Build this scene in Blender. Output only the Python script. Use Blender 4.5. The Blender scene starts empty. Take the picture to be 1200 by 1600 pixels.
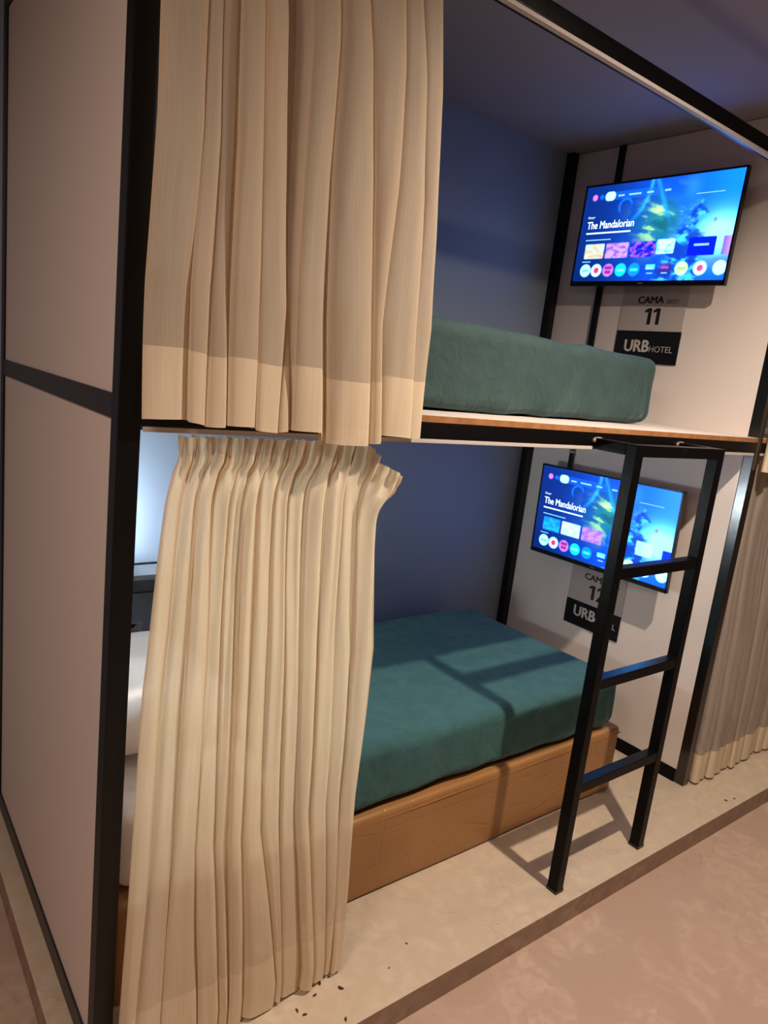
import bpy, bmesh, math, random
from mathutils import Vector, Matrix, noise
random.seed(7)
sc = bpy.context.scene
COL = sc.collection

# ------------------------------------------------------------------ camera, world, lights, exposure
cam = bpy.data.cameras.new('camera'); cam_o = bpy.data.objects.new('camera', cam); COL.objects.link(cam_o)
_r = Vector((0.792226, -0.599579, 0.113506)); _u = Vector((0.029672, 0.223635, 0.974221)); _f = Vector((0.609506, 0.768435, -0.194960))
_m = Matrix((( _r.x, _u.x, -_f.x), (_r.y, _u.y, -_f.y), (_r.z, _u.z, -_f.z))).to_4x4()
_m.translation = Vector((-0.404927, -1.302892, 1.581801))
cam_o.matrix_world = _m
cam.sensor_fit = 'VERTICAL'; cam.sensor_height = 36.0; cam.lens = 1113.18 / 1600 * 36.0
cam.clip_start = 0.02
sc.camera = cam_o

sc.view_settings.view_transform = 'Standard'; sc.view_settings.look = 'None'
sc.view_settings.gamma = 1.0; sc.view_settings.use_curve_mapping = False
sc.view_settings.exposure = 0.0

w = bpy.data.worlds.new('world'); sc.world = w; w.use_nodes = True
w.node_tree.nodes['Background'].inputs[0].default_value = (0.55, 0.5, 0.6, 1)
w.node_tree.nodes['Background'].inputs[1].default_value = 0.03

def light(name, kind, loc, energy, color, size=0.05, spot=None, blend=0.5, aim=None):
    d = bpy.data.lights.new(name, kind); d.energy = energy; d.color = color
    if kind == 'AREA': d.shape = 'DISK'; d.size = size
    else: d.shadow_soft_size = size
    if kind == 'SPOT': d.spot_size = spot; d.spot_blend = blend
    o = bpy.data.objects.new(name, d); COL.objects.link(o); o.location = loc
    if aim is not None: o.rotation_euler = (Vector(aim) - Vector(loc)).to_track_quat('-Z', 'Y').to_euler()
    return o
WARM = (1.0, 0.82, 0.66)
light('corridor_downlight', 'SPOT', (1.40, -0.80, 2.64), 222, WARM, 0.022, math.radians(170), 1.0)
light('corridor_downlight_left', 'AREA', (-1.3, -1.1, 2.62), 40, (1.0, 0.78, 0.64), 0.7)
light('corridor_downlight_right', 'SPOT', (4.6, -0.8, 2.64), 50, WARM, 0.05, math.radians(165), 0.6)

# ------------------------------------------------------------------ materials
def s2l(c):
    return tuple(((v / 12.92) if v <= 0.04045 else ((v + 0.055) / 1.055) ** 2.4) for v in c)
def rgb(r, g, b): return s2l((r / 255, g / 255, b / 255)) + (1,)

def mat(name, color, rough=0.6, metal=0.0, bump=None, vary=None, spec=0.5, sheen=0.0, coord='Object'):
    """vary=(scale, color2, lo, hi) mixes a second colour by noise; bump=(scale, strength, detail)"""
    m = bpy.data.materials.new(name); m.use_nodes = True
    nt = m.node_tree; b = nt.nodes['Principled BSDF']
    b.inputs['Base Color'].default_value = color; b.inputs['Roughness'].default_value = rough
    b.inputs['Metallic'].default_value = metal; b.inputs['Specular IOR Level'].default_value = spec
    if sheen:
        b.inputs['Sheen Weight'].default_value = sheen; b.inputs['Sheen Roughness'].default_value = 0.35
    tc = nt.nodes.new('ShaderNodeTexCoord')
    if vary:
        n = nt.nodes.new('ShaderNodeTexNoise'); n.inputs['Scale'].default_value = vary[0]; n.inputs['Detail'].default_value = 6
        r = nt.nodes.new('ShaderNodeMapRange'); r.inputs[1].default_value = vary[2]; r.inputs[2].default_value = vary[3]
        x = nt.nodes.new('ShaderNodeMix'); x.data_type = 'RGBA'
        x.inputs[6].default_value = color; x.inputs[7].default_value = vary[1]
        nt.links.new(tc.outputs[coord], n.inputs['Vector']); nt.links.new(n.outputs[0], r.inputs[0])
        nt.links.new(r.outputs[0], x.inputs[0]); nt.links.new(x.outputs[2], b.inputs['Base Color'])
    if bump:
        n = nt.nodes.new('ShaderNodeTexNoise'); n.inputs['Scale'].default_value = bump[0]; n.inputs['Detail'].default_value = bump[2]
        bp = nt.nodes.new('ShaderNodeBump'); bp.inputs['Strength'].default_value = bump[1]; bp.inputs['Distance'].default_value = 0.004
        nt.links.new(tc.outputs[coord], n.inputs['Vector']); nt.links.new(n.outputs[0], bp.inputs['Height'])
        nt.links.new(bp.outputs[0], b.inputs['Normal'])
    return m

M = {}
M['panel'] = mat('white laminate', rgb(222, 212, 206), 0.42, bump=(3.0, 0.03, 3))
M['panel_out'] = mat('white laminate outside', rgb(214, 200, 194), 0.45, bump=(3.0, 0.03, 3))
M['blue_wall'] = mat('slate blue wall paint', rgb(138, 152, 172), 0.5, vary=(2.0, rgb(133, 147, 167), .3, .7))
M['ceiling'] = mat('grey ceiling paint', rgb(150, 146, 154), 0.8, bump=(40, 0.05, 3))
M['corridor'] = mat('corridor wall paint', rgb(150, 132, 118), 0.8)
M['steel'] = mat('black painted steel', rgb(9, 9, 11), 0.30, bump=(60, 0.12, 4), vary=(14, rgb(22, 21, 23), .58, .8), spec=0.1)
M['steel_gloss'] = mat('glossy black painted steel', rgb(9, 9, 11), 0.20, bump=(14, 0.10, 3), spec=0.9)
M['steel_dark'] = mat('black steel satin', rgb(8, 8, 10), 0.36, bump=(30, 0.06, 3), spec=0.3)
M['rail'] = mat('brown black side rail', rgb(34, 27, 30), 0.42, bump=(30, 0.1, 3), vary=(12, rgb(48, 40, 42), .5, .8))
M['worn'] = mat('worn grey paint', rgb(120, 112, 102), 0.55, bump=(90, 0.3, 4))
M['alu'] = mat('white aluminium', rgb(196, 188, 184), 0.5)
M['ply_edge'] = mat('plywood edge', rgb(168, 118, 74), 0.6, vary=(30, rgb(138, 92, 54), .35, .7))
M['white_sheet'] = mat('white cotton', rgb(225, 218, 212), 0.85, bump=(18, 0.25, 4))
M['black'] = mat('black plastic', rgb(9, 9, 12), 0.3)
M['chrome'] = mat('silver ring', rgb(200, 200, 205), 0.2, metal=0.9)
M['sign_paper'] = mat('frosted sign sheet', rgb(186, 176, 172), 0.3)
M['sign_edge'] = mat('sign rim', rgb(170, 160, 155), 0.3)
M['sign_black'] = mat('sign black plate', rgb(14, 13, 16), 0.35)
M['ink'] = mat('black lettering', rgb(16, 15, 17), 0.5)
M['ink_grey'] = mat('outline grey lettering', rgb(96, 88, 86), 0.5)
M['ink_white'] = mat('white lettering', rgb(200, 192, 186), 0.5)
M['ink_dim'] = mat('dim white lettering', rgb(165, 158, 154), 0.5)
M['crumb'] = mat('brown crumb', rgb(62, 42, 26), 0.9)
M['notice'] = mat('notice card', rgb(170, 172, 170), 0.5)
M['shelf'] = mat('grey shelf laminate', rgb(112, 118, 128), 0.6)
M['shelf_front_shaded'] = mat('shade darkened shelf laminate', rgb(50, 56, 68), 0.6)  # fascia colour darkened for the shade below the lamp-lit shelf top

def concrete(name, c1, c2, c3):
    m = bpy.data.materials.new(name); m.use_nodes = True; nt = m.node_tree; b = nt.nodes['Principled BSDF']
    b.inputs['Roughness'].default_value = 0.5; b.inputs['Specular IOR Level'].default_value = 0.35
    tc = nt.nodes.new('ShaderNodeTexCoord')
    def nz(s, d, dist=0.0):
        n = nt.nodes.new('ShaderNodeTexNoise'); n.inputs['Scale'].default_value = s; n.inputs['Detail'].default_value = d
        n.inputs['Distortion'].default_value = dist; nt.links.new(tc.outputs['Object'], n.inputs['Vector']); return n
    def mr(n, a, c):
        r = nt.nodes.new('ShaderNodeMapRange'); r.inputs[1].default_value = a; r.inputs[2].default_value = c
        nt.links.new(n.outputs[0], r.inputs[0]); return r
    def mix(f, a, c):
        x = nt.nodes.new('ShaderNodeMix'); x.data_type = 'RGBA'; nt.links.new(f, x.inputs[0])
        for s, v in ((6, a), (7, c)):
            if isinstance(v, tuple): x.inputs[s].default_value = v
            else: nt.links.new(v, x.inputs[s])
        return x.outputs[2]
    a = mix(mr(nz(1.6, 8, .2), .3, .75).outputs[0], c1, c2)
    a = mix(mr(nz(7, 12, .3), .45, .95).outputs[0], a, c3)
    a = mix(mr(nz(22, 12, .5), .42, .62).outputs[0], c2, a)
    a = mix(mr(nz(3.3, 12, .5), .50, .56).outputs[0], a, tuple(v * .96 for v in c2[:3]) + (1,)) if name.startswith('polished') else a
    # pin holes and specks
    v = nt.nodes.new('ShaderNodeTexVoronoi'); v.inputs['Scale'].default_value = 16; nt.links.new(tc.outputs['Object'], v.inputs['Vector'])
    r = nt.nodes.new('ShaderNodeMapRange'); r.inputs[1].default_value = 0.045; r.inputs[2].default_value = 0.02
    nt.links.new(v.outputs['Distance'], r.inputs[0])
    gate = mr(nz(3.1, 2), .56, .6)
    mu = nt.nodes.new('ShaderNodeMath'); mu.operation = 'MULTIPLY'; nt.links.new(r.outputs[0], mu.inputs[0]); nt.links.new(gate.outputs[0], mu.inputs[1])
    a = mix(mu.outputs[0], a, rgb(98, 72, 50))
    # hairline cracks
    v2 = nt.nodes.new('ShaderNodeTexVoronoi'); v2.feature = 'DISTANCE_TO_EDGE'; v2.inputs['Scale'].default_value = 1.4
    ns = nz(5, 4); ad = nt.nodes.new('ShaderNodeVectorMath'); ad.operation = 'MULTIPLY_ADD'; ad.inputs[1].default_value = (.3, .3, .3)
    nt.links.new(ns.outputs[1], ad.inputs[0]); nt.links.new(tc.outputs['Object'], ad.inputs[2]); nt.links.new(ad.outputs[0], v2.inputs['Vector'])
    r2 = nt.nodes.new('ShaderNodeMapRange'); r2.inputs[1].default_value = 0.004; r2.inputs[2].default_value = 0.0; r2.inputs[4].default_value = 0.22
    nt.links.new(v2.outputs['Distance'], r2.inputs[0])
    a = mix(r2.outputs[0], a, rgb(110, 86, 66))
    nt.links.new(a, b.inputs['Base Color'])
    bp = nt.nodes.new('ShaderNodeBump'); bp.inputs['Strength'].default_value = 0.18; bp.inputs['Distance'].default_value = 0.003
    nt.links.new(nz(28, 6).outputs[0], bp.inputs['Height']); nt.links.new(bp.outputs[0], b.inputs['Normal'])
    return m
M['floor'] = concrete('polished concrete floor', rgb(190, 166, 150), rgb(178, 152, 136), rgb(200, 178, 160))
M['platform'] = concrete('beige microcement', rgb(200, 184, 164), rgb(190, 173, 152), rgb(209, 194, 174))

M['riser'] = concrete('darker concrete step edge', rgb(158, 134, 116), rgb(138, 114, 98), rgb(172, 150, 130))  # step faces toned darker than the platform top
def velvet(name, c1, c2):
    m = mat(name, c1, 0.85, vary=(15, c2, .28, .74), sheen=0.4)
    nt = m.node_tree; b = nt.nodes['Principled BSDF']
    b.inputs['Sheen Tint'].default_value = rgb(150, 190, 185)
    tc = nt.nodes.new('ShaderNodeTexCoord'); n = nt.nodes.new('ShaderNodeTexNoise'); n.inputs['Scale'].default_value = 14; n.inputs['Detail'].default_value = 8
    n.inputs['Distortion'].default_value = 2.2
    bp = nt.nodes.new('ShaderNodeBump'); bp.inputs['Strength'].default_value = 0.7; bp.inputs['Distance'].default_value = 0.008
    nt.links.new(tc.outputs['Object'], n.inputs['Vector']); nt.links.new(n.outputs[0], bp.inputs['Height']); nt.links.new(bp.outputs[0], b.inputs['Normal'])
    return m
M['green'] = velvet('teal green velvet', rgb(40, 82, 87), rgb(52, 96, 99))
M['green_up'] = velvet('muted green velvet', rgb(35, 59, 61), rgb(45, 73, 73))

def quilt(name):
    m = mat(name, rgb(160, 116, 70), 0.40, vary=(4, rgb(150, 106, 62), .35, .7)); nt = m.node_tree; b = nt.nodes['Principled BSDF']
    tc = nt.nodes.new('ShaderNodeTexCoord')
    v = nt.nodes.new('ShaderNodeTexVoronoi'); v.feature = 'DISTANCE_TO_EDGE'; v.inputs['Scale'].default_value = 8.5; v.inputs['Randomness'].default_value = 0.45
    nt.links.new(tc.outputs['Object'], v.inputs['Vector'])
    r = nt.nodes.new('ShaderNodeMapRange'); r.inputs[1].default_value = 0.0; r.inputs[2].default_value = 0.045
    nt.links.new(v.outputs['Distance'], r.inputs[0])
    n = nt.nodes.new('ShaderNodeTexNoise'); n.inputs['Scale'].default_value = 9; n.inputs['Detail'].default_value = 3
    nt.links.new(tc.outputs['Object'], n.inputs['Vector'])
    ad = nt.nodes.new('ShaderNodeMath'); ad.operation = 'MULTIPLY_ADD'; ad.inputs[1].default_value = 2.2
    nt.links.new(n.outputs[0], ad.inputs[0]); nt.links.new(r.outputs[0], ad.inputs[2])
    bp = nt.nodes.new('ShaderNodeBump'); bp.inputs['Strength'].default_value = 0.24; bp.inputs['Distance'].default_value = 0.004
    nt.links.new(ad.outputs[0], bp.inputs['Height']); nt.links.new(bp.outputs[0], b.inputs['Normal'])
    return m
M['caramel'] = quilt('caramel quilted leatherette')

def fabric(name, c1, c2, transp, transl=0.42, glow=(1.0, 0.93, 0.76)):
    m = bpy.data.materials.new(name); m.use_nodes = True; nt = m.node_tree
    nt.nodes.remove(nt.nodes['Principled BSDF']); out = nt.nodes['Material Output']
    uv = nt.nodes.new('ShaderNodeUVMap')
    sep = nt.nodes.new('ShaderNodeSeparateXYZ'); nt.links.new(uv.outputs[0], sep.inputs[0])
    # vertical woven ribs about 5 mm apart
    mu = nt.nodes.new('ShaderNodeMath'); mu.operation = 'MULTIPLY'; mu.inputs[1].default_value = 1250.0; nt.links.new(sep.outputs[0], mu.inputs[0])
    si = nt.nodes.new('ShaderNodeMath'); si.operation = 'SINE'; nt.links.new(mu.outputs[0], si.inputs[0])
    n = nt.nodes.new('ShaderNodeTexNoise'); n.inputs['Scale'].default_value = 1.0; n.inputs['Detail'].default_value = 4
    mp = nt.nodes.new('ShaderNodeMapping'); mp.inputs['Scale'].default_value = (160, 9, 1); nt.links.new(uv.outputs[0], mp.inputs[0]); nt.links.new(mp.outputs[0], n.inputs['Vector'])
    ad = nt.nodes.new('ShaderNodeMath'); ad.operation = 'MULTIPLY_ADD'; ad.inputs[1].default_value = 0.10; nt.links.new(si.outputs[0], ad.inputs[0]); nt.links.new(n.outputs[0], ad.inputs[2])
    r = nt.nodes.new('ShaderNodeMapRange'); r.inputs[1].default_value = 0.2; r.inputs[2].default_value = 0.8; nt.links.new(ad.outputs[0], r.inputs[0])
    x = nt.nodes.new('ShaderNodeMix'); x.data_type = 'RGBA'; x.inputs[6].default_value = c1; x.inputs[7].default_value = c2; nt.links.new(r.outputs[0], x.inputs[0])
    bp = nt.nodes.new('ShaderNodeBump'); bp.inputs['Strength'].default_value = 0.15; bp.inputs['Distance'].default_value = 0.001; nt.links.new(ad.outputs[0], bp.inputs['Height'])
    d = nt.nodes.new('ShaderNodeBsdfDiffuse'); t = nt.nodes.new('ShaderNodeBsdfTranslucent'); tr = nt.nodes.new('ShaderNodeBsdfTransparent')
    for s in (d, t): nt.links.new(bp.outputs[0], s.inputs['Normal'])
    tint = nt.nodes.new('ShaderNodeMix'); tint.data_type = 'RGBA'; tint.blend_type = 'MULTIPLY'; tint.inputs[0].default_value = 1
    nt.links.new(x.outputs[2], tint.inputs[6]); tint.inputs[7].default_value = glow + (1,)
    nt.links.new(x.outputs[2], d.inputs['Color']); nt.links.new(tint.outputs[2], t.inputs['Color'])
    m1 = nt.nodes.new('ShaderNodeMixShader'); m1.inputs[0].default_value = transl; nt.links.new(d.outputs[0], m1.inputs[1]); nt.links.new(t.outputs[0], m1.inputs[2])
    m2 = nt.nodes.new('ShaderNodeMixShader'); m2.inputs[0].default_value = transp; nt.links.new(m1.outputs[0], m2.inputs[1]); nt.links.new(tr.outputs[0], m2.inputs[2])
    nt.links.new(m2.outputs[0], out.inputs['Surface'])
    return m
M['voile'] = fabric('cream voile', rgb(226, 210, 188), rgb(235, 220, 200), 0.10, 0.5)
M['voile_hem'] = fabric('cream voile hem', rgb(232, 214, 186), rgb(240, 225, 200), 0.0, 0.3)
M['voile_low'] = fabric('cream voile lower', rgb(230, 214, 188), rgb(238, 224, 200), 0.08, 0.38)
M['voile_grey'] = fabric('sheer voile', rgb(196, 184, 176), rgb(212, 200, 192), 0.40, 0.35)

def emit(name, color, strength):
    m = bpy.data.materials.new(name); m.use_nodes = True; nt = m.node_tree
    e = nt.nodes.new('ShaderNodeEmission'); e.inputs[0].default_value = color; e.inputs[1].default_value = strength
    nt.links.new(e.outputs[0], nt.nodes['Material Output'].inputs['Surface']); return m
SCR = 1.9
M['lamp_glass'] = emit('lamp diffuser', (0.84, 0.96, 1.0, 1), 380.0)
def screen_mat():
    m = bpy.data.materials.new('screen picture'); m.use_nodes = True; nt = m.node_tree
    a = nt.nodes.new('ShaderNodeAttribute'); a.attribute_name = 'picture'
    e = nt.nodes.new('ShaderNodeEmission'); e.inputs[1].default_value = SCR
    nt.links.new(a.outputs['Color'], e.inputs[0])
    g = nt.nodes.new('ShaderNodeBsdfGlossy'); g.inputs['Roughness'].default_value = 0.25; g.inputs[0].default_value = (.03, .03, .03, 1)
    ad = nt.nodes.new('ShaderNodeAddShader'); nt.links.new(e.outputs[0], ad.inputs[0]); nt.links.new(g.outputs[0], ad.inputs[1])
    nt.links.new(ad.outputs[0], nt.nodes['Material Output'].inputs['Surface']); return m
M['screen'] = screen_mat()
M['scr_white'] = emit('screen white', rgb(214, 240, 255), SCR * 1.1)
M['scr_soft'] = emit('screen pale', rgb(130, 190, 240), SCR)

# ------------------------------------------------------------------ mesh helpers
def link(name, me, m=None, parent=None, smooth=False):
    o = bpy.data.objects.new(name, me); COL.objects.link(o)
    if m is not None: me.materials.append(m)
    if smooth:
        for p in me.polygons: p.use_smooth = True
    if parent is not None: o.parent = parent
    return o
def origin(parent):
    v = Vector((0, 0, 0))
    while parent is not None: v += parent.location; parent = parent.parent
    return v
def from_bm(name, bm, m, parent=None, smooth=False):
    if parent is not None: bmesh.ops.translate(bm, verts=bm.verts, vec=-origin(parent))
    me = bpy.data.meshes.new(name); bm.to_mesh(me); bm.free()
    return link(name, me, m, parent, smooth)
def box_bm(a, b, bev=0.0, bm=None):
    nb = bmesh.new(); bmesh.ops.create_cube(nb, size=1)
    for v in nb.verts: v.co = Vector(((a[i] + b[i]) / 2 + v.co[i] * (b[i] - a[i]) for i in range(3)))
    if bev: bmesh.ops.bevel(nb, geom=nb.edges[:], offset=bev, segments=2, affect='EDGES', profile=0.7)
    if bm is None: return nb
    t = bpy.data.meshes.new('t'); nb.to_mesh(t); nb.free(); bm.from_mesh(t); bpy.data.meshes.remove(t); return bm
def box(name, a, b, m, parent=None, bev=0.002):
    return from_bm(name, box_bm(a, b, bev), m, parent)
def cyl_bm(p, q, r, seg=20, r2=None):
    p, q = Vector(p), Vector(q); bm = bmesh.new()
    bmesh.ops.create_cone(bm, cap_ends=True, segments=seg, radius1=r, radius2=r if r2 is None else r2, depth=(q - p).length)
    rot = (q - p).to_track_quat('Z', 'Y').to_matrix().to_4x4(); rot.translation = (p + q) / 2
    bmesh.ops.transform(bm, matrix=rot, verts=bm.verts); return bm
def merge(bm, other):
    t = bpy.data.meshes.new('t'); other.to_mesh(t); other.free(); bm.from_mesh(t); bpy.data.meshes.remove(t); return bm
def thing(name, label, cat, loc, group=None):
    o = bpy.data.objects.new(name, None); COL.objects.link(o); o.location = loc; o.empty_display_size = 0.1
    return tag(o, label, cat, group)
def tag(o, label, cat, group=None):
    o['label'] = label; o['category'] = cat
    if group: o['group'] = group
    return o
def struct(o): o['kind'] = 'structure'; return o

# ------------------------------------------------------------------ the setting
L, P, D = 2.45, 0.042, 1.088
YB, ZC, HF, YE = 1.13, 2.669, 0.077, 0.193
XR = L - P
XN = 5.2                                   # far end of the neighbouring bunk
struct(box('floor', (-2.6, -3.0, -HF - 0.1), (XN + 0.6, YB + 0.1, -HF), M['floor'], bev=0))
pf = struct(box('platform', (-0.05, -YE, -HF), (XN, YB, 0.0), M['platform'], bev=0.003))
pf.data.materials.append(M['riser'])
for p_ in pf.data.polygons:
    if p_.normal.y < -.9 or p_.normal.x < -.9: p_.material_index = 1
struct(box('ceiling', (-2.6, -3.0, ZC), (XN + 0.6, YB + 0.1, ZC + 0.1), M['ceiling'], bev=0))
struct(box('wall_back', (-2.6, YB, -HF), (XN + 0.6, YB + 0.1, ZC), M['blue_wall'], bev=0))
struct(box('wall_front', (-2.6, -3.1, -HF), (XN + 0.6, -3.0, ZC), M['corridor'], bev=0))
struct(box('wall_left', (-2.7, -3.1, -HF), (-2.6, YB + 0.1, ZC), M['corridor'], bev=0))
struct(box('wall_right', (XN + 0.6, -3.1, -HF), (XN + 0.7, YB + 0.1, ZC), M['corridor'], bev=0))

# ------------------------------------------------------------------ bunk frame
def tube(name, a, b, parent, m='steel_dark', bev=0.003): return box(name, a, b, M[m], parent, bev)
ZT = 2.42
def make_frame(x0, x1, label, left=True):
    t = thing('bunk_frame', label, 'bunk bed', (x0, 0, 0))
    xi = x1 - P
    if left:
        tube('post', (x0, 0, 0), (x0 + P, P, ZC - .003), t)
        tube('post', (x0, D, 0), (x0 + P, YB - .002, ZC - .003), t)
    tube('post', (xi, 0, 0), (x1, P, ZC - .003), t, 'steel_gloss')
    tube('post', (xi - P, D, 0), (xi, YB - .002, ZC - .003), t)
    a = x0 + (P if left else 0)
    tube('top_beam', (a, 0, ZT), (xi, P, ZT + P), t, 'steel')
    tube('deck_beam', (a, 0, 1.430), (xi, P, 1.470), t)
    tube('deck_beam', (a, D - .04, 1.430), (xi - P, D, 1.470), t)
    b = box_bm((a, 0.0015, 1.470), (xi, D - .001, 1.488), 0)
    o = from_bm('deck_board', b, M['panel'], t)
    box('board_edge', (a, -0.001, 1.4705), (xi, 0.0015, 1.4865), M['ply_edge'], t, 0.0004)
    # curtain tracks: a white channel under each front beam
    for z, nm in ((ZT, 'curtain_track'), (1.430, 'curtain_track')):
        tb = box_bm((a + .004, 0.001, z - .008), (xi - .004, 0.020, z - .0002), 0.001)
        merge(tb, box_bm((a + .004, 0.001, z - .010), (xi - .004, 0.003, z - .008), 0))
        from_bm(nm, tb, M['alu'], t)
    # side frames
    if left:
        for z0, z1 in ((0.0, .0586), (1.438, 1.484), (ZT, ZT + P)):
            tube('side_rail', (x0 + .001, P, z0), (x0 + P - .001, D, z1), t, 'rail')
        for z0, z1 in ((.0586, 1.438), (1.484, ZT), (ZT + P, ZC - .003)):
            box('side_panel', (x0 + .006, P, z0), (x0 + P - .006, D, z1), M['panel_out'], t, 0)
    box('side_panel', (xi + .0005, P, .0), (x1 - .004, YB - .003, ZC - .003), M['panel'], t, 0)
    tube('side_rail', (xi - .004, P, 0), (xi + .0005, D, .0586), t, 'steel', 0.001)
    tube('side_rail', (x1 - .004, P, 0), (x1, D, .0586), t, 'rail', 0.001)
    return t
make_frame(0, L, 'black steel bunk frame with white side panels, the ladder standing before it')
make_frame(L, XN, 'black steel frame of the neighbouring bunk at the right edge of the photo', left=False)

# ladder
lad = thing('ladder', 'black square-tube steel ladder leading up to the upper bunk', 'ladder', (1.6, -0.15, 0))
LY0, LY1 = -0.151, -0.113
for xa in (1.389, 1.846):
    tube('rail', (xa, LY0, 0), (xa + .034, LY1, 1.455), lad, 'steel')
    tube('top_arm', (xa, LY1, 1.421), (xa + .034, -0.0015, 1.455), lad, 'steel')
for z in (.385, .737, 1.089):
    tube('rung', (1.423, LY0 + .001, z - .034), (1.846, LY1 - .001, z), lad, 'steel')
tube('top_bar', (1.423, LY0, 1.421), (1.846, LY1, 1.455), lad, 'steel')
for xa in (1.386, 1.843):
    box('foot_cap', (xa + .001, LY0 - .001, 0.0), (xa + .039, LY1 + .001, 0.012), M['black'], lad, 0.001)
for xa in (1.389, 1.846):                       # weld scars where the arms meet the beam
    bm = bmesh.new(); bmesh.ops.create_icosphere(bm, subdivisions=3, radius=1)
    for v in bm.verts:
        n = noise.noise(v.co * 3 + Vector((xa, 0, 0))) * 0.4
        v.co = Vector((xa + .017 + v.co.x * (.026 + .01 * n), -.003 + v.co.y * .006, 1.448 + v.co.z * (.010 + .006 * n)))
    from_bm('weld_seam', bm, M['worn'], lad, True)

# vertical cable trunking on the far side panel
bm = box_bm((XR - .014, .828, 1.4885), (XR - .0005, .858, ZC - .004), 0.002)
tag(from_bm('cable_trunking', bm, M['steel_dark']), 'thin black vertical cable trunking behind the upper television, left of its bed sign', 'cable trunking')
t = thing('cable_conduit', 'short black cable pipe with silver ring above the lower television', 'cable pipe', (XR - .015, .842, 1.0))
from_bm('pipe', cyl_bm((XR - .013, .842, 1.06), (XR - .013, .842, 1.31), .011), M['black'], t, True)
from_bm('ring', cyl_bm((XR - .013, .842, 1.293), (XR - .013, .842, 1.306), .0128), M['chrome'], t, True)

# ------------------------------------------------------------------ lettering
def text_bm(s, w, h, bold=0.0, shear=0.0, extr=0.0006):
    cu = bpy.data.curves.new('t', 'FONT'); cu.body = s; cu.size = 1; cu.offset = 0.0; cu.shear = shear; cu.extrude = 0.0; cu.resolution_u = 3
    o = bpy.data.objects.new('t', cu); COL.objects.link(o); bpy.context.view_layer.update()
    me = bpy.data.meshes.new_from_object(o); bpy.data.objects.remove(o); bpy.data.curves.remove(cu)
    bm = bmesh.new(); bm.from_mesh(me); bpy.data.meshes.remove(me)
    xs = [v.co.x for v in bm.verts]; ys = [v.co.y for v in bm.verts]
    cx, cy = (min(xs) + max(xs)) / 2, (min(ys) + max(ys)) / 2
    sx = w / (max(xs) - min(xs)); sy = h / (max(ys) - min(ys)) if h else sx
    for v in bm.verts: v.co = Vector(((v.co.x - cx) * sx, (v.co.y - cy) * sy, 0))
    if bold:                                   # heavier strokes from slightly shifted copies
        t = bpy.data.meshes.new('t'); bm.to_mesh(t)
        for dx, dy in ((-bold, 0), (bold, 0), (0, bold * .6), (0, -bold * .6)):
            k = len(bm.verts); bm.from_mesh(t); bm.verts.ensure_lookup_table()
            bmesh.ops.translate(bm, verts=bm.verts[k:], vec=(dx, dy, .00012 * k / max(1, len(t.vertices))))
        bpy.data.meshes.remove(t)
    if extr and not bold:
        g = bmesh.ops.extrude_face_region(bm, geom=bm.faces[:])
        bmesh.ops.translate(bm, verts=[e for e in g['geom'] if isinstance(e, bmesh.types.BMVert)], vec=(0, 0, extr))
    return bm
def numeral_bm(s, w, h):
    """bold digits; the ones are drawn with a flag"""
    bm = bmesh.new(); n = len(s); cw = w / n; x = -w / 2
    for ch in s:
        if ch == '1':
            k = h / 1.0; a = cw * .80
            P_ = [(a - .24 * k, -.5 * k), (a, -.5 * k), (a, .5 * k), (a - .26 * k, .5 * k), (a - .50 * k, .36 * k), (a - .44 * k, .22 * k), (a - .24 * k, .30 * k)]
            f = bm.faces.new([bm.verts.new((x + p[0], p[1], 0)) for p in P_])
            g = bmesh.ops.extrude_face_region(bm, geom=[f]); bmesh.ops.translate(bm, verts=[e for e in g['geom'] if isinstance(e, bmesh.types.BMVert)], vec=(0, 0, .0006))
        else:
            t_ = text_bm(ch, cw * .86, h * .95, .0035); bmesh.ops.translate(t_, verts=t_.verts, vec=(x + cw * .55, 0, 0)); merge(bm, t_)
        x += cw
    return bm
FACE = Matrix(((0, 0, -1), (-1, 0, 0), (0, 1, 0))).to_4x4()      # local x -> -Y, local y -> Z, normal -> -X
def facing(bm, x, y, z):
    m = FACE.copy(); m.translation = Vector((x, y, z)); bmesh.ops.transform(bm, matrix=m, verts=bm.verts); return bm

# ------------------------------------------------------------------ bed number signs
def make_sign(num, yl, yr, z0, zs, zt, label, dy=0.0):
    """black plate z0..zs, sheet zs..zt"""
    t = thing('bed_sign', label, 'sign', (XR, (yl + yr) / 2, z0))
    xf = XR - .004
    box('sheet', (xf, yr, zs), (XR - .0002, yl, zt), M['sign_paper'], t, 0.0008)
    box('name_plate', (xf - .0015, yr, z0), (XR - .0002, yl, zs), M['sign_black'], t, 0.0008)
    W = yl - yr; c = (yl + yr) / 2
    from_bm('word_cama', facing(text_bm('CAMA', .124, .029, .0018), xf - .0004, yl - .143, zs + .131), M['ink'], t)
    from_bm('word_bed', facing(text_bm('BED', .056, .018, 0.0, .25), xf - .0002, yl - .246, zs + .124), M['ink_grey'], t)
    from_bm('number', facing(numeral_bm(num, .082 if num == '11' else .088, .068), xf - .0004, yl - (.165 if num == '11' else .156), zs + .062), M['ink'], t)
    from_bm('word_urb', facing(text_bm('URB', .120, .049, .0026), xf - .0020, yl - .112, z0 + .073), M['ink_white'], t)
    from_bm('word_hotel', facing(text_bm('HOTEL', .110, .026, .0), xf - .0018, yl - .232, z0 + .062), M['ink_dim'], t)
    return t
make_sign('11', .712, .400, 1.736, 1.873, 2.06, 'sign for bed number 11 with black name plate, below the upper television')
make_sign('12', .735, .430, .486, .607, .79, 'sign for bed number 12 with black name plate, partly hidden behind the ladder')

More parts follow.
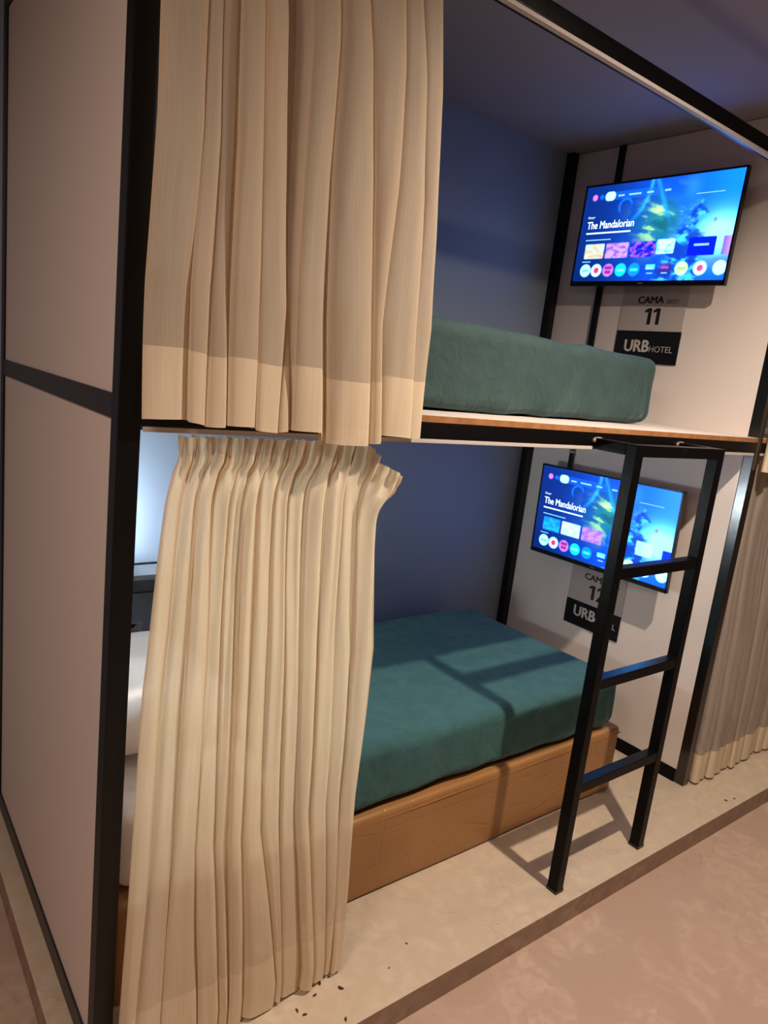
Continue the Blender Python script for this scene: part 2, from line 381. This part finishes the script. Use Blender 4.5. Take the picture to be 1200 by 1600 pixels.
# ------------------------------------------------------------------ televisions
def lerp(a, b, t): return a + (b - a) * t
def mixc(a, b, t):
    t = max(0, min(1, t)); return tuple(lerp(a[i], b[i], t) for i in range(3))
def ss(a, b, x):
    t = max(0, min(1, (x - a) / (b - a))); return t * t * (3 - 2 * t)
def fb(x, y, s, o=4): return noise.fractal(Vector((x * s, y * s, 0.37)), 1.0, 2.0, o)
def rr(u, v, u0, v0, u1, v1, r, asp=1.72):
    """1 inside a rounded rectangle"""
    x = abs(u - (u0 + u1) / 2) * asp - ((u1 - u0) / 2 * asp - r); y = abs(v - (v0 + v1) / 2) - ((v1 - v0) / 2 - r)
    d = math.hypot(max(x, 0), max(y, 0)) + min(max(x, y), 0) - r
    return 1 - ss(-.004, .006, d)
def disc(u, v, cu, cv, r, asp=1.72):
    return 1 - ss(r - .006, r + .006, math.hypot((u - cu) * asp, v - cv))
def picture(u, v, low):
    c = mixc((.04, .22, .56), (.05, .36, .82), ss(.1, .9, u))
    c = mixc(c, (.02, .14, .42), ss(.35, .0, u) * .6 + ss(.6, 1, v) * ss(.6, .1, u) * .4)
    c = mixc(c, (.06, .50, .98), ss(.62, 1.0, u) * ss(.75, .0, v))
    # streaky golden clouds in the middle
    s = fb(u * .6 + v * .5, v - u * .7, 7, 5)
    g = math.exp(-((u - .56) / .15) ** 2 - ((v - .42) / .24) ** 2)
    c = mixc(c, (.20, .56, .52), g * .8)
    c = mixc(c, (.88, .84, .60), min(1, g * 1.3) * ss(-.02, .38, s))
    c = mixc(c, (.04, .30, .44), g * ss(0, -.5, s) * .6)
    # pale bright haze low on the right
    h = math.exp(-((u - .93) / .16) ** 2 - ((v - .58) / .22) ** 2)
    c = mixc(c, (.72, .92, 1.0), min(1, h * 1.25))
    c = mixc(c, (.30, .62, .98), math.exp(-((u - .72) / .05) ** 2 - ((v - .12) / .12) ** 2) * .4)
    # arcs of a ringed planet
    d = math.hypot((u - .15) * 1.72, v) - .53
    c = mixc(c, (.04, .30, .70), ss(0, -.12, d) * ss(.30, .47, u) * .6)
    c = mixc(c, (.20, .66, 1.0), math.exp(-(d / .022) ** 2) * .8 * ss(.50, .2, v))
    d = (u - .49 - .28 * v) * 1.72
    c = mixc(c, (.18, .62, 1.0), math.exp(-(d / .026) ** 2) * .65 * ss(.55, .2, v))
    dd = math.hypot((u - .30) * 1.72, v - .235); ang = math.atan2(v - .235, (u - .30) * 1.72)
    c = mixc(c, (.10, .46, .85), math.exp(-((dd - .075) / .012) ** 2) * ss(-.6, .2, -math.sin(ang + .5)) * .9)
    # craggy plain outcrop standing against the sky
    e = fb(u, v, 12, 4) * .05
    mid = .745 + (v - .55) * -.10
    wd = .012 + .16 * max(0, v - .22) ** 1.05
    r = ss(wd + .02, wd - .02, abs(u - mid + e)) * ss(.2, .28, v)
    c = mixc(c, mixc((.04, .24, .62), (.30, .70, .98), ss(-.2, .5, fb(u, v, 15, 4))), r * .85)
    c = mixc(c, (.62, .40, .50), math.exp(-((u - .885) / .012) ** 2 - ((v - .44) / .022) ** 2) * .9)
    c = mixc(c, (.40, .46, .60), math.exp(-((u - .95) / .06) ** 2 - ((v - .83) / .05) ** 2) * .8)
    # navigation row
    c = mixc(c, (.95, .45, .85), disc(u, v, .068, .115, .033))
    c = mixc(c, (.12, .52, .86), disc(u, v, .118, .115, .026) * .6)
    c = mixc(c, (.10, .44, .80), rr(u, v, .135, .075, .52, .155, .035) * .5)
    c = mixc(c, (.86, .97, .95), rr(u, v, .145, .07, .215, .16, .04))
    # picture tiles
    n1 = fb(u + 3, v, 26, 4)
    tiles = [(.058, .20, (.84, .74, .76), (.95, .62, .55)), (.214, .372, (.86, .55, .86), (.62, .36, .86)), (.386, .55, (.05, .12, .80), (.72, .36, .80))]
    if low: tiles = [(.062, .20, (.07, .50, .90), (.12, .60, .95)), (.214, .362, (.80, .72, .86), (.93, .70, .72)), (.378, .53, (.84, .52, .90), (.66, .40, .90)), (.56, .70, (.05, .42, .82), (.10, .30, .70))]
    v0 = .605 if not low else .60
    for a, b, p, q in tiles:
        c = mixc(c, mixc(p, q, ss(-.3, .5, n1)), rr(u, v, a, v0, b, v0 + .155, .012))
    if not low:
        c = mixc(c, mixc((.84, .98, .92), (.45, .88, .95), ss(0, .5, n1)), rr(u, v, .562, v0 - .01, .672, v0 + .13, .012))
        c = mixc(c, (.02, .12, .72), rr(u, v, .757, v0 - .012, .915, v0 + .16, .012))
        c = mixc(c, mixc((.52, .40, .78), (.85, .50, .80), ss(.95, 1, u)), rr(u, v, .955, v0 - .012, 1.05, v0 + .16, .012))
    else:
        c = mixc(c, (.86, .97, .98), rr(u, v, .77, v0 - .01, .88, v0 + .14, .012) * .8)
        c = mixc(c, (.02, .20, .80), rr(u, v, .945, v0 + .02, 1.05, v0 + .14, .005))
    # round buttons
    for cu, p, q in ((.086, (.80, .92, 1), (.45, .66, .86)), (.168, (.86, .94, 1), (.92, .22, .46)), (.254, (.86, .45, .82), (.62, .10, .44)),
                     (.344, (.06, .72, .92), (.60, .95, .98)), (.436, (.06, .52, .88), (.30, .80, .96)), (.742, (.88, .93, .66), (.70, .76, .50)),
                     (.852, (.90, .95, 1), (.92, .30, .52)), (.965, (.86, .97, 1), (.86, .97, 1))):
        c = mixc(c, p, disc(u, v, cu, .885, .068))
        if cu in (.168, .852): c = mixc(c, q, disc(u, v, cu, .885, .032))
        elif cu == .254: c = mixc(c, q, rr(u, v, cu - .025, .845, cu + .025, .875, .003) * .8 + rr(u, v, cu - .02, .89, cu + .02, .92, .003) * .8)
        elif cu != .965: c = mixc(c, q, rr(u, v, cu - .024, .874, cu + .024, .898, .003))
    c = mixc(c, (.45, .95, .95), rr(u, v, .515, .84, .572, .885, .004)); c = mixc(c, (.80, .85, .60), rr(u, v, .520, .865, .560, .885, .003) * .7)
    c = mixc(c, (.30, .16, .50), rr(u, v, .60, .83, .675, .93, .01) * .7); c = mixc(c, (.85, .30, .70), rr(u, v, .615, .862, .662, .882, .003) * .9)
    return (c[0] * .82, c[1] * .92, c[2])
def make_tv(yc, zc, roll, low, label):
    W, H = .735, .430; XF = 2.300
    t = thing('television', label, 'television', (XF + .03, yc, zc)); t.rotation_euler = (roll, 0, 0)
    y0, y1, z0, z1 = yc - W / 2, yc + W / 2, zc - H / 2, zc + H / 2
    body = box_bm((XF + .004, y0, z0), (XF + .022, y1, z1), 0.003)
    merge(body, box_bm((XF + .0215, y0 + .08, z0 + .02), (XF + .055, y1 - .08, z0 + .28), 0.008))
    from_bm('housing', body, M['black'], t)
    bz = bmesh.new(); b_ = .008
    for a, b in (((y0, z0), (y1, z0 + .020)), ((y0, z1 - b_), (y1, z1)), ((y0, z0), (y0 + b_, z1)), ((y1 - b_, z0), (y1, z1))):
        box_bm((XF, a[0], a[1]), (XF + .006, b[0], b[1]), 0.001, bz)
    from_bm('bezel', bz, M['black'], t)
    # picture
    sy0, sy1, sz0, sz1 = y1 - b_, y0 + b_, z0 + .020, z1 - b_
    NU, NV = 300, 172
    verts = []; cols = []; o = origin(t)
    for j in range(NV + 1):
        for i in range(NU + 1):
            u, v = i / NU, j / NV
            verts.append((XF + .003 - o.x, lerp(sy0, sy1, u) - o.y, lerp(sz1, sz0, v) - o.z))
            q = s2l(picture(u, v, low)); cols.extend((q[0] * .95, q[1] * (.80 + 1.9 * q[1]), q[2] * (.75 + 2.3 * q[2] ** 2), 1))
    faces = [(j * (NU + 1) + i, (j + 1) * (NU + 1) + i, (j + 1) * (NU + 1) + i + 1, j * (NU + 1) + i + 1) for j in range(NV) for i in range(NU)]
    me = bpy.data.meshes.new('screen'); me.from_pydata(verts, [], faces)
    ca = me.color_attributes.new('picture', 'FLOAT_COLOR', 'POINT'); ca.data.foreach_set('color', cols)
    scr = link('screen', me, M['screen'], t)
    def on(u, v): return XF + .0027, lerp(sy0, sy1, u), lerp(sz1, sz0, v)
    SW, SH = abs(sy1 - sy0), abs(sz1 - sz0)
    wb = facing(text_bm('The Mandalorian', .335 * SW, .062 * SH * 1.25, .0006, extr=0), *on(.212, .405))
    def bar(u0, u1, v, h, n):        # a row of small word-length strokes
        bm = bmesh.new(); u = u0; random.seed(n)
        while u < u1:
            wd = random.uniform(.006, .013); x, y, z = on(u + wd / 2, v)
            bmesh.ops.create_grid(bm, x_segments=1, y_segments=1, size=.5, matrix=Matrix.Translation((x, y, z)) @ FACE @ Matrix.Diagonal((wd * SW * .86, h * SH, 1, 1)))
            u += wd
        return bm
    from_bm('subtitle_text', bar(.045, .365, .490, .016, 3), M['scr_white'], scr)
    from_bm('channel_text', facing(text_bm('Disney+', .05 * SW, .03 * SH, .0, extr=0), *on(.068, .325)), M['scr_white'], scr)
    from_bm('title_text', wb, M['scr_white'], scr)
    rows_ = [bar(.050, .235, .562, .011, 5), bar(.05, .105, .792, .010, 9), bar(.745, .90, .185, .008, 4), bar(.525, .565, .925, .012, 6), bar(.62, .655, .925, .012, 8)]
    rows_ += [bar(p, q, .118, .018, int(p * 100)) for p, q in ((.235, .275), (.31, .39), (.43, .47), (.545, .58))]
    if not low: rows_.append(bar(.79, .875, .665, .022, 11))
    for rw in rows_: from_bm('menu_text', rw, M['scr_soft'], scr)
    # maker's small logo mark and wall mount
    box('logo_mark', (XF - .0008, yc - .012, z0 + .007), (XF + .0005, yc + .012, z0 + .012), M['worn'], t, 0)
    mb = box_bm((XR - .010, yc - .09, zc - .09), (XR - .0005, yc + .09, zc + .09), .002)
    box_bm((XF + .050, yc - .03, zc - .05), (XR - .009, yc + .03, zc + .05), .002, mb)
    from_bm('wall_mount', mb, M['black'], t)
    return t
make_tv(.564, 2.262, .016, False, 'television with blue menu screen on the upper bunk end wall')
make_tv(.556, 1.020, -.014, True, 'television with blue menu screen in the lower bunk, partly behind the ladder')

# ------------------------------------------------------------------ bedding
def round_box(hx, hy, hz, r, n, fn=None, drop=False):
    """densely meshed rounded box centred on the origin"""
    bm = bmesh.new(); cache = {}
    def vert(p):
        k = tuple(round(c, 5) for c in p)
        if k not in cache:
            q = Vector((max(-hx + r, min(hx - r, p[0])), max(-hy + r, min(hy - r, p[1])), max(-hz + r, min(hz - r, p[2]))))
            d = Vector(p) - q
            if d.length > 1e-9: d = d.normalized() * r
            v = q + d
            if fn: v = fn(v, d.normalized() if d.length > 1e-9 else Vector((0, 0, 1)))
            cache[k] = bm.verts.new(v)
        return cache[k]
    def axis(h):
        m = max(2, int(2 * h / n)); base = [-h + 2 * h * i / m for i in range(m + 1)]
        ex = [s * (h - r * f) for s in (-1, 1) for f in (.15, .35, .6, 1.0)]
        a = sorted(base + ex); out = [a[0]]
        for v in a[1:]:
            if v - out[-1] > 1e-4: out.append(v)
        return out
    H = (hx, hy, hz); ax = [axis(h) for h in H]
    for d in range(3):
        a, b = [k for k in range(3) if k != d]
        for s in (-1, 1):
            for i in range(len(ax[a]) - 1):
                for j in range(len(ax[b]) - 1):
                    q = []
                    for (ii, jj) in ((i, j), (i + 1, j), (i + 1, j + 1), (i, j + 1)):
                        p = [0, 0, 0]; p[d] = s * H[d]; p[a] = ax[a][ii]; p[b] = ax[b][jj]; q.append(vert(p))
                    if len(set(q)) == 4: 
                        try: bm.faces.new(q)
                        except ValueError: pass
    bmesh.ops.recalc_face_normals(bm, faces=bm.faces)
    return bm
def place(bm, loc, rz=0.0):
    m = Matrix.Rotation(rz, 4, 'Z'); m.translation = Vector(loc); bmesh.ops.transform(bm, matrix=m, verts=bm.verts); return bm

# lower bed base
X0, X1, Y0, Y1 = .085, 2.092, .145, 1.03
bt = thing('divan', 'caramel brown quilted leatherette divan box under the lower mattress', 'bed', (X0, Y0, 0))
def base_fn(v, n): 
    k = noise.noise(Vector((v.x * 3, v.y * 3, v.z * 6))) * .003
    return v + n * k + Vector((0, 0, 0))
hb = .1415
bm = place(round_box((X1 - X0) / 2, (Y1 - Y0) / 2, hb, .018, .04, base_fn), ((X0 + X1) / 2, (Y0 + Y1) / 2, hb))
from_bm('upholstered_box', bm, M['caramel'], bt, True)
bm = bmesh.new(); box_bm((X0 - .001, Y0 - .0015, .254), (X1 + .0015, Y1, .257), 0.001, bm)
from_bm('seam_piping', bm, M['caramel'], bt)

# lower mattress and green cover
mx0, mx1, my0, my1 = .09, 2.035, .160, 1.015
mz0, mz1 = .293, .500
mt_ = thing('mattress', 'lower bunk mattress, white sheeted at the pillow, otherwise in teal green cover', 'mattress', (mx0, my0, mz0))
def sag(v, n):
    k = noise.noise(Vector((v.x * 2.2, v.y * 2.2, v.z * 3))) * .006 + noise.noise(Vector((v.x * 7, v.y * 7, v.z * 9))) * .0025
    return v + n * k
bm = place(round_box((mx1 - mx0) / 2 - .008, (my1 - my0) / 2 - .008, (mz1 - mz0) / 2 - .003, .035, .03, sag), ((mx0 + mx1) / 2, (my0 + my1) / 2, (mz0 + mz1) / 2))
from_bm('white_sheet', bm, M['white_sheet'], mt_, True)
def cover(hx, hy, hz, seed):
    def fn(v, n):
        k = noise.noise(Vector((v.x * 2.0 + seed, v.y * 2.2, v.z * 3))) * .008 + noise.noise(Vector((v.x * 6 + seed, v.y * 6, v.z * 8))) * .0035
        # gathers near the bottom corner, creases fanning over the front edge
        if n.y < -.3 or n.x > .3:
            e = ss(.30, .0, hx - v.x) * ss(hz, -hz, v.z)
            k += math.sin(v.x * 95 + v.y * 95 + v.z * 9) * .0042 * e
            k += math.sin(v.x * 26 + seed) * .003 * ss(hz, -hz, v.z)
        for cx, a, s in ((hx - .46, .10, .022), (hx - .50, .14, .016)):
            d = abs((v.x - cx) - (v.z - hz) * .9 - (v.y + hy) * a * 4)
            if v.y < -hy + .28: k += math.exp(-(d / s) ** 2) * .005 * ss(.28, .05, v.y + hy)
        p = v + n * k
        if v.z < -hz + .05: p.y += .0; p.z += .002 * math.sin(v.x * 9 + seed)
        return p
    return fn
gx0 = .46
hx, hy, hz = (mx1 - gx0) / 2 + .006, (my1 - my0) / 2 + .004, (mz1 - mz0) / 2 + .003
bm = place(round_box(hx, hy, hz, .045, .018, cover(hx, hy, hz, 1.3)), ((gx0 + mx1) / 2 + .004, (my0 + my1) / 2, (mz0 + mz1) / 2 + .003))
from_bm('green_cover', bm, M['green'], mt_, True)

# pillow at the head of the bed
def pillow(w, h, th):
    bm = bmesh.new(); bmesh.ops.create_grid(bm, x_segments=40, y_segments=30, size=1)
    top = {}
    def sh(x, y, s):
        e = (1 - abs(x) ** 4) * (1 - abs(y) ** 4)
        k = 1 - .05 * (x * x) * (1 - y * y) 
        zz = s * th / 2 * max(0, e) ** .30 + noise.noise(Vector((x * 2, y * 2, s))) * .008 * e
        return Vector((x * w / 2 * (1 - .04 * (1 - y * y) * 0), y * h / 2 * (1 - .05 * (1 - x * x) * -1 * .5), zz))
    n = 40; vs = {}
    bm.clear()
    for s in (1, -1):
        for i in range(n + 1):
            for j in range(n + 1):
                x, y = -1 + 2 * i / n, -1 + 2 * j / n
                k = (i, j) if (i in (0, n) or j in (0, n)) else (i, j, s)
                if k not in vs: vs[k] = bm.verts.new(sh(x, y, s))
        for i in range(n):
            for j in range(n):
                g = lambda a, b: vs[(a, b) if (a in (0, n) or b in (0, n)) else (a, b, s)]
                q = [g(i, j), g(i + 1, j), g(i + 1, j + 1), g(i, j + 1)]
                bm.faces.new(q if s > 0 else q[::-1])
    return bm
pb = pillow(.60, .42, .150)
bmesh.ops.transform(pb, matrix=Matrix.Translation((.27, .635, .592)) @ Matrix.Rotation(math.radians(90), 4, 'Z'), verts=pb.verts)
tag(from_bm('pillow', pb, M['white_sheet'], None, True), 'white pillow at the head of the lower bed, behind the long curtain', 'pillow')

# upper mattress, turned slightly away from the front edge
uh = .121; ux, uy = 1.96 / 2, .80 / 2
ang = math.radians(5.2)
cr = Vector((2.055, .247, 1.489))      # front right bottom corner
cen = cr + Matrix.Rotation(ang, 3, 'Z') @ Vector((-ux, uy, uh))
ut = thing('mattress', 'upper bunk mattress wrapped in muted green velvety cover', 'mattress', (cen.x, cen.y, 1.488))
bm = place(round_box(ux, uy, uh - .001, .042, .018, cover(ux, uy, uh, 5.1)), (cen.x, cen.y, 1.489 + uh + .004), ang)
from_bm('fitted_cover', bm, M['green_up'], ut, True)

# ------------------------------------------------------------------ wall shelf, lamp and notice behind the pillow
bt = thing('wall_shelf', 'narrow grey wall shelf along the back wall at the head of the lower bed', 'shelf', (.045, YB, .77))
box('shelf_top', (.045, 1.005, .788), (.95, YB - .001, .806), M['shelf'], bt, .001)
box('shelf_fascia', (.045, 1.005, .748), (.95, 1.020, .7875), M['shelf_front_shaded'], bt, .001)
box('black_trim', (.045, YB - .006, .8062), (.95, YB - .0005, .812), M['black'], bt, 0)
box('black_trim', (.045, 1.004, .742), (.95, 1.018, .7475), M['black'], bt, 0)
lp = thing('reading_lamp', 'glowing cool white reading lamp on the left side panel above the pillow', 'lamp', (.040, .90, .99))
from_bm('lamp_base', cyl_bm((.0375, .90, .99), (.060, .90, .99), .035, 28), M['black'], lp, True)
from_bm('lamp_arm', cyl_bm((.058, .90, .99), (.170, .985, .958), .008, 16), M['black'], lp, True)
bm = bmesh.new(); bmesh.ops.create_uvsphere(bm, u_segments=28, v_segments=16, radius=1)
for v in bm.verts: v.co = Vector((.200 + v.co.x * .036, 1.010 + v.co.y * .036, .950 + v.co.z * .036))
from_bm('lamp_globe', bm, M['lamp_glass'], lp, True)
bm = cyl_bm((.200, 1.010, .893), (.200, 1.010, .897), .085, 40, .100)  # added unseen dish, keeps the lamp's downward light off the pillow
merge(bm, cyl_bm((.200, 1.010, .896), (.200, 1.010, .918), .008, 12))
from_bm('added_light_shield', bm, M['shelf'], lp)
nt_ = thing('notice_card', 'small pale notice card with a black mark on the back wall above the pillow', 'notice', (.43, YB, .50))
box('card', (.36, YB - .003, .456), (.468, YB - .0004, .592), M['notice'], nt_, 0)
bm = bmesh.new(); bmesh.ops.create_icosphere(bm, subdivisions=2, radius=1)
for v in bm.verts: v.co = Vector((.428 + v.co.x * .014, YB - .0035 + v.co.y * .0006, .575 + v.co.z * .008 + v.co.x * .002))
box_bm((.436, YB - .004, .578), (.446, YB - .003, .582), 0, bm); box_bm((.424, YB - .004, .564), (.427, YB - .003, .570), 0, bm)
from_bm('bird_mark', bm, M['ink'], nt_)
bm = bmesh.new()
for z, a, b in ((.551, .395, .452), (.542, .412, .440), (.532, .400, .450), (.519, .395, .455)):
    x = a
    while x < b:
        wd = random.uniform(.003, .006); box_bm((x, YB - .0038, z - .0025), (x + wd * .8, YB - .003, z + .0025), 0, bm); x += wd
from_bm('printed_lines', bm, M['ink'], nt_)

# ------------------------------------------------------------------ curtains
def interp(levels, z):
    """levels: list of (z, [x...]) sorted from top to bottom; smooth interpolation of fold lines"""
    if z >= levels[0][0]:
        a, b = levels[0], levels[1]; t = (a[0] - z) / (a[0] - b[0]); return [lerp(p, q, t * .6) for p, q in zip(a[1], b[1])]
    for a, b in zip(levels, levels[1:]):
        if z >= b[0]:
            t = (a[0] - z) / (a[0] - b[0]); return [lerp(p, q, t) for p, q in zip(a[1], b[1])]
    return levels[-1][1]
def cr_spline(pts, per):
    out = []
    n = len(pts)
    for i in range(n - 1):
        p0, p1, p2, p3 = pts[max(i - 1, 0)], pts[i], pts[i + 1], pts[min(i + 2, n - 1)]
        for k in range(per):
            t = k / per; t2 = t * t; t3 = t2 * t
            out.append(tuple(.5 * (2 * p1[c] + (p2[c] - p0[c]) * t + (2 * p0[c] - 5 * p1[c] + 4 * p2[c] - p3[c]) * t2 + (3 * p1[c] - p0[c] - 3 * p2[c] + p3[c]) * t3) for c in (0, 1)))
    out.append(pts[-1]); return out
def make_curtain(label, levels, amps, ztop, zbot_fn, yb_fn, m_body, m_hem, hem=.125, tape=None, seed=0, droop=None, rows=120, amp_z=None, yoff=None, fine=0):
    t = thing('curtain', label, 'curtain', (levels[-1][1][0], 0, 0))
    np_ = len(levels[0][1]) - 1; o = origin(t)
    rnd = random.Random(seed); jit = [(rnd.uniform(-.08, .08), rnd.uniform(.5, 1.2), rnd.uniform(-.008, .008)) for _ in range(np_)]
    zb = zbot_fn(0.5)
    grid = []
    fr = [0, .012, .024, .036, .05, .065, .08, .1] + [.1 + .9 * i / rows for i in range(1, rows + 1)]
    per = 4
    for f in fr:
        z = lerp(ztop, zb, f); xs = interp(levels, z); az = amp_z(z) if amp_z else 1.0
        pts = []
        for i in range(np_):
            w_ = xs[i + 1] - xs[i]; a = amps[i] * az * jit[i][1]; yb = yb_fn(z) + jit[i][2] + noise.noise(Vector((i * 1.7 + seed, z * 1.6, 4))) * .014 + (yoff(i, z) if yoff else 0); j = jit[i][0]
            wob = noise.noise(Vector((i * 3.1 + seed, z * 2.3, 0))) * .10
            pts += [(xs[i] + .10 * w_, yb + a * .9), (xs[i] + .015 * w_, yb + a * .1), (xs[i] + (.2 + j) * w_, yb - a * .62),
                    (xs[i] + (.52 + j + wob) * w_, yb - a * (.80 + wob)), (xs[i] + (.80 + j) * w_, yb - a * .66), (xs[i] + .975 * w_, yb - a * .15),
                    (xs[i] + .985 * w_, yb + a * .35), (xs[i] + .90 * w_, yb + a * .95)]
        row = cr_spline(pts, per); out = []
        n = len(row)
        for k, (x, y) in enumerate(row):
            u = k / (n - 1)
            zz = lerp(ztop, zbot_fn(u), f)
            y += noise.noise(Vector((x * 14 + seed, z * 3.0, y * 9))) * .006 + noise.noise(Vector((x * 40 + seed, z * 5, 1))) * .0016
            x += noise.noise(Vector((u * 40 + seed, z * 2.4, 7))) * .0035
            if fine: y += math.sin(u * 2 * math.pi * fine + noise.noise(Vector((u * 9, z * 1.2, seed))) * 5) * .0034 * (.35 + .65 * ss(.2, 1.3, z))
            if tape:
                g = ss(tape * 2.3, tape * .8, ztop - zz)
                y = lerp(y, yb_fn(z) + math.sin(u * 2 * math.pi * 46) * .0105 + noise.noise(Vector((u * 60, 1, z * 30))) * .006, g)
                x += g * math.cos(u * 2 * math.pi * 46 + z * 40) * .003
                zz += g * noise.noise(Vector((u * 50, 3, 0))) * .006
                if abs((ztop - zz) - tape * .55) < tape * .2: y += .003
            if ztop > 2 and zz < 1.56: y = min(y, lerp(-.0035, y, ss(1.50, 1.56, zz)))
            if droop: 
                dx, dy, dz = droop(u, ztop - zz); x += dx; y += dy; zz += dz
            out.append(Vector((x, y, zz)))
        grid.append(out)
    n = len(grid[0]); total = n * .006
    def piece(name, r0, r1, m, thick=0.0):
        verts = [tuple(grid[r][k] - o) for r in range(r0, r1 + 1) for k in range(n)]
        fc = [((r) * n + k, (r + 1) * n + k, (r + 1) * n + k + 1, r * n + k + 1) for r in range(r1 - r0) for k in range(n - 1)]
        me = bpy.data.meshes.new(name); me.from_pydata(verts, [], fc)
        uvl = me.uv_layers.new(name='UVMap')
        for p in me.polygons:
            for li in p.loop_indices:
                vi = me.loops[li].vertex_index; uvl.data[li].uv = ((vi % n) * .0042, grid[r0 + vi // n][vi % n].z)
        ob = link(name, me, m, t, True)
        if thick:
            md = ob.modifiers.new('hem_fold', 'SOLIDIFY'); md.thickness = thick; md.offset = 0
        return ob
    rh = max(i for i, f in enumerate(fr) if (1 - f) * (ztop - zb) >= hem)
    r0 = 0
    if tape:
        r0 = max(i for i, f in enumerate(fr) if f * (ztop - zb) <= tape)
        piece('heading_tape', 0, r0, m_body)
    piece('curtain_panel', r0, rh, m_body)
    piece('hem', rh, len(fr) - 1, m_hem)
    return t

UP = [(2.211, [.030, .110, .140, .166, .210, .252, .310, .368, .434, .516, .584, .640]),
      (1.948, [.034, .117, .150, .179, .229, .280, .314, .374, .472, .529, .618, .664]),
      (1.681, [.030, .108, .146, .184, .244, .306, .322, .392, .502, .527, .632, .693]),
      (1.440, [.034, .119, .153, .195, .258, .306, .336, .416, .525, .555, .651, .700])]
up_amp = [.012, .014, .013, .015, .014, .013, .016, .020, .022, .016, .016, .012]
make_curtain('short cream curtain bunched at the left of the upper bunk', UP, up_amp[:11], 2.408,
             lambda u: 1.445 - .016 * (.60 < u < .82) - .010 * ss(0, .5, u) + .004 * math.sin(u * 25), lambda z: -.026 + .032 * ss(2.15, 2.4, z) , M['voile'], M['voile_hem'], hem=.125, seed=4,
             yoff=lambda i, z: (-.022 if i in (7, 8) else 0.0) + (.050 if i == 5 else 0) * ss(1.45, 1.9, z))
LO = [(1.405, [.122, .150, .185, .222, .256, .290, .322, .360, .400, .440, .486, .530, .574, .618]),
      (1.372, [.124, .152, .189, .225, .258, .291, .323, .360, .399, .439, .484, .528, .572, .614]),
      (1.340, [.111, .139, .173, .208, .242, .274, .306, .343, .382, .424, .470, .516, .562, .610]),
      (1.290, [.097, .127, .161, .197, .231, .262, .295, .332, .371, .414, .460, .508, .556, .607]),
      (.906, [.064, .105, .154, .200, .237, .266, .297, .344, .389, .428, .472, .526, .583, .641]),
      (.513, [.051, .093, .142, .192, .235, .269, .298, .351, .403, .442, .476, .529, .577, .622]),
      (.065, [.037, .071, .132, .222, .274, .298, .336, .425, .440, .498, .533, .570, .594, .626])]
def lo_droop(u, d):
    g = ss(.88, 1.0, u) * ss(.20, .0, d); return (.040 * g, -.02 * g, -.075 * g)
make_curtain('long cream curtain at the left of the lower bunk, reaching the platform', LO, [.012, .010, .014, .011, .013, .009, .013, .016, .010, .013, .014, .010, .010], 1.414,
             lambda u: .008 + .006 * math.sin(u * 37) ** 2, lambda z: .010 - .050 * ss(1.35, .1, z), M['voile_low'], M['voile_hem'], hem=.15, tape=.048, seed=9, droop=lo_droop, rows=150,
             amp_z=lambda z: lerp(.9, 1.6, ss(1.1, .05, z)), fine=37)
NL = [.000, .045, .085, .125, .185, .245, .290, .35, .42, .47, .53, .60, .66, .73, .80, .86, .93, 1.0]
NX = [2.462 + v * 1.18 for v in NL]
make_curtain('sheer greyish lower curtain of the neighbouring bunk at the right edge', [(1.3, NX), (.8, NX), (.4, [x + .004 * math.sin(i * 3) for i, x in enumerate(NX)]), (.05, [x + .006 * math.sin(i * 5) for i, x in enumerate(NX)])],
             [.018] * 17, 1.414, lambda u: .012, lambda z: .026 - .042 * ss(1.3, .1, z), M['voile_grey'], M['voile_hem'], hem=.125, tape=.04, seed=21, rows=80)
NX2 = [2.456 + v * 1.15 for v in NL]
make_curtain('cream upper curtain of the neighbouring bunk at the right edge', [(2.3, NX2), (1.8, NX2), (1.6, NX2), (1.4, NX2)],
             [.016] * 17, 2.408, lambda u: 1.36, lambda z: -.030 + .03 * ss(1.6, 2.4, z), M['voile'], M['voile_hem'], hem=.125, seed=33, rows=70)

# ------------------------------------------------------------------ crumbs on the platform
def crumb_bm(s, r):
    bm = bmesh.new(); bmesh.ops.create_icosphere(bm, subdivisions=2, radius=1)
    for v in bm.verts:
        k = 1 + .5 * noise.noise(v.co * 1.7 + Vector((r, r, r)))
        v.co = Vector((v.co.x * s * k, v.co.y * s * .45 * k + .35 * s * v.co.x ** 2, (v.co.z * .3 * k) * s))
    z = min(v.co.z for v in bm.verts)
    for v in bm.verts: v.co.z -= z
    return bm
CR = [(.562, .01, .007), (.559, -.048, .007), (.590, -.043, .005), (.612, -.024, .005), (.598, -.089, .008), (.530, -.072, .006), (.469, -.086, .006),
      (.479, -.106, .006), (.559, -.169, .006), (.842, -.061, .004), (.748, -.102, .004), (2.484, -.15, .007), (2.533, -.16, .006)]
for i, (x, y, s) in enumerate(CR):
    bm = crumb_bm(s, i * 1.7); bmesh.ops.rotate(bm, verts=bm.verts, cent=(0, 0, 0), matrix=Matrix.Rotation(i * 1.3, 3, 'Z'))
    o = from_bm('debris_crumb', bm, M['crumb'], None, True); o.location = (x, y, 0.0)
    tag(o, 'tiny brown crumb on the platform ' + ('beside the right post' if x > 2 else 'in the open between curtain and ladder' if x > .7 else 'at the foot of the lower curtain'),
        'crumb', 'crumbs beside the right post' if x > 2 else 'crumbs on the open platform' if x > .7 else 'crumbs at the foot of the lower curtain')
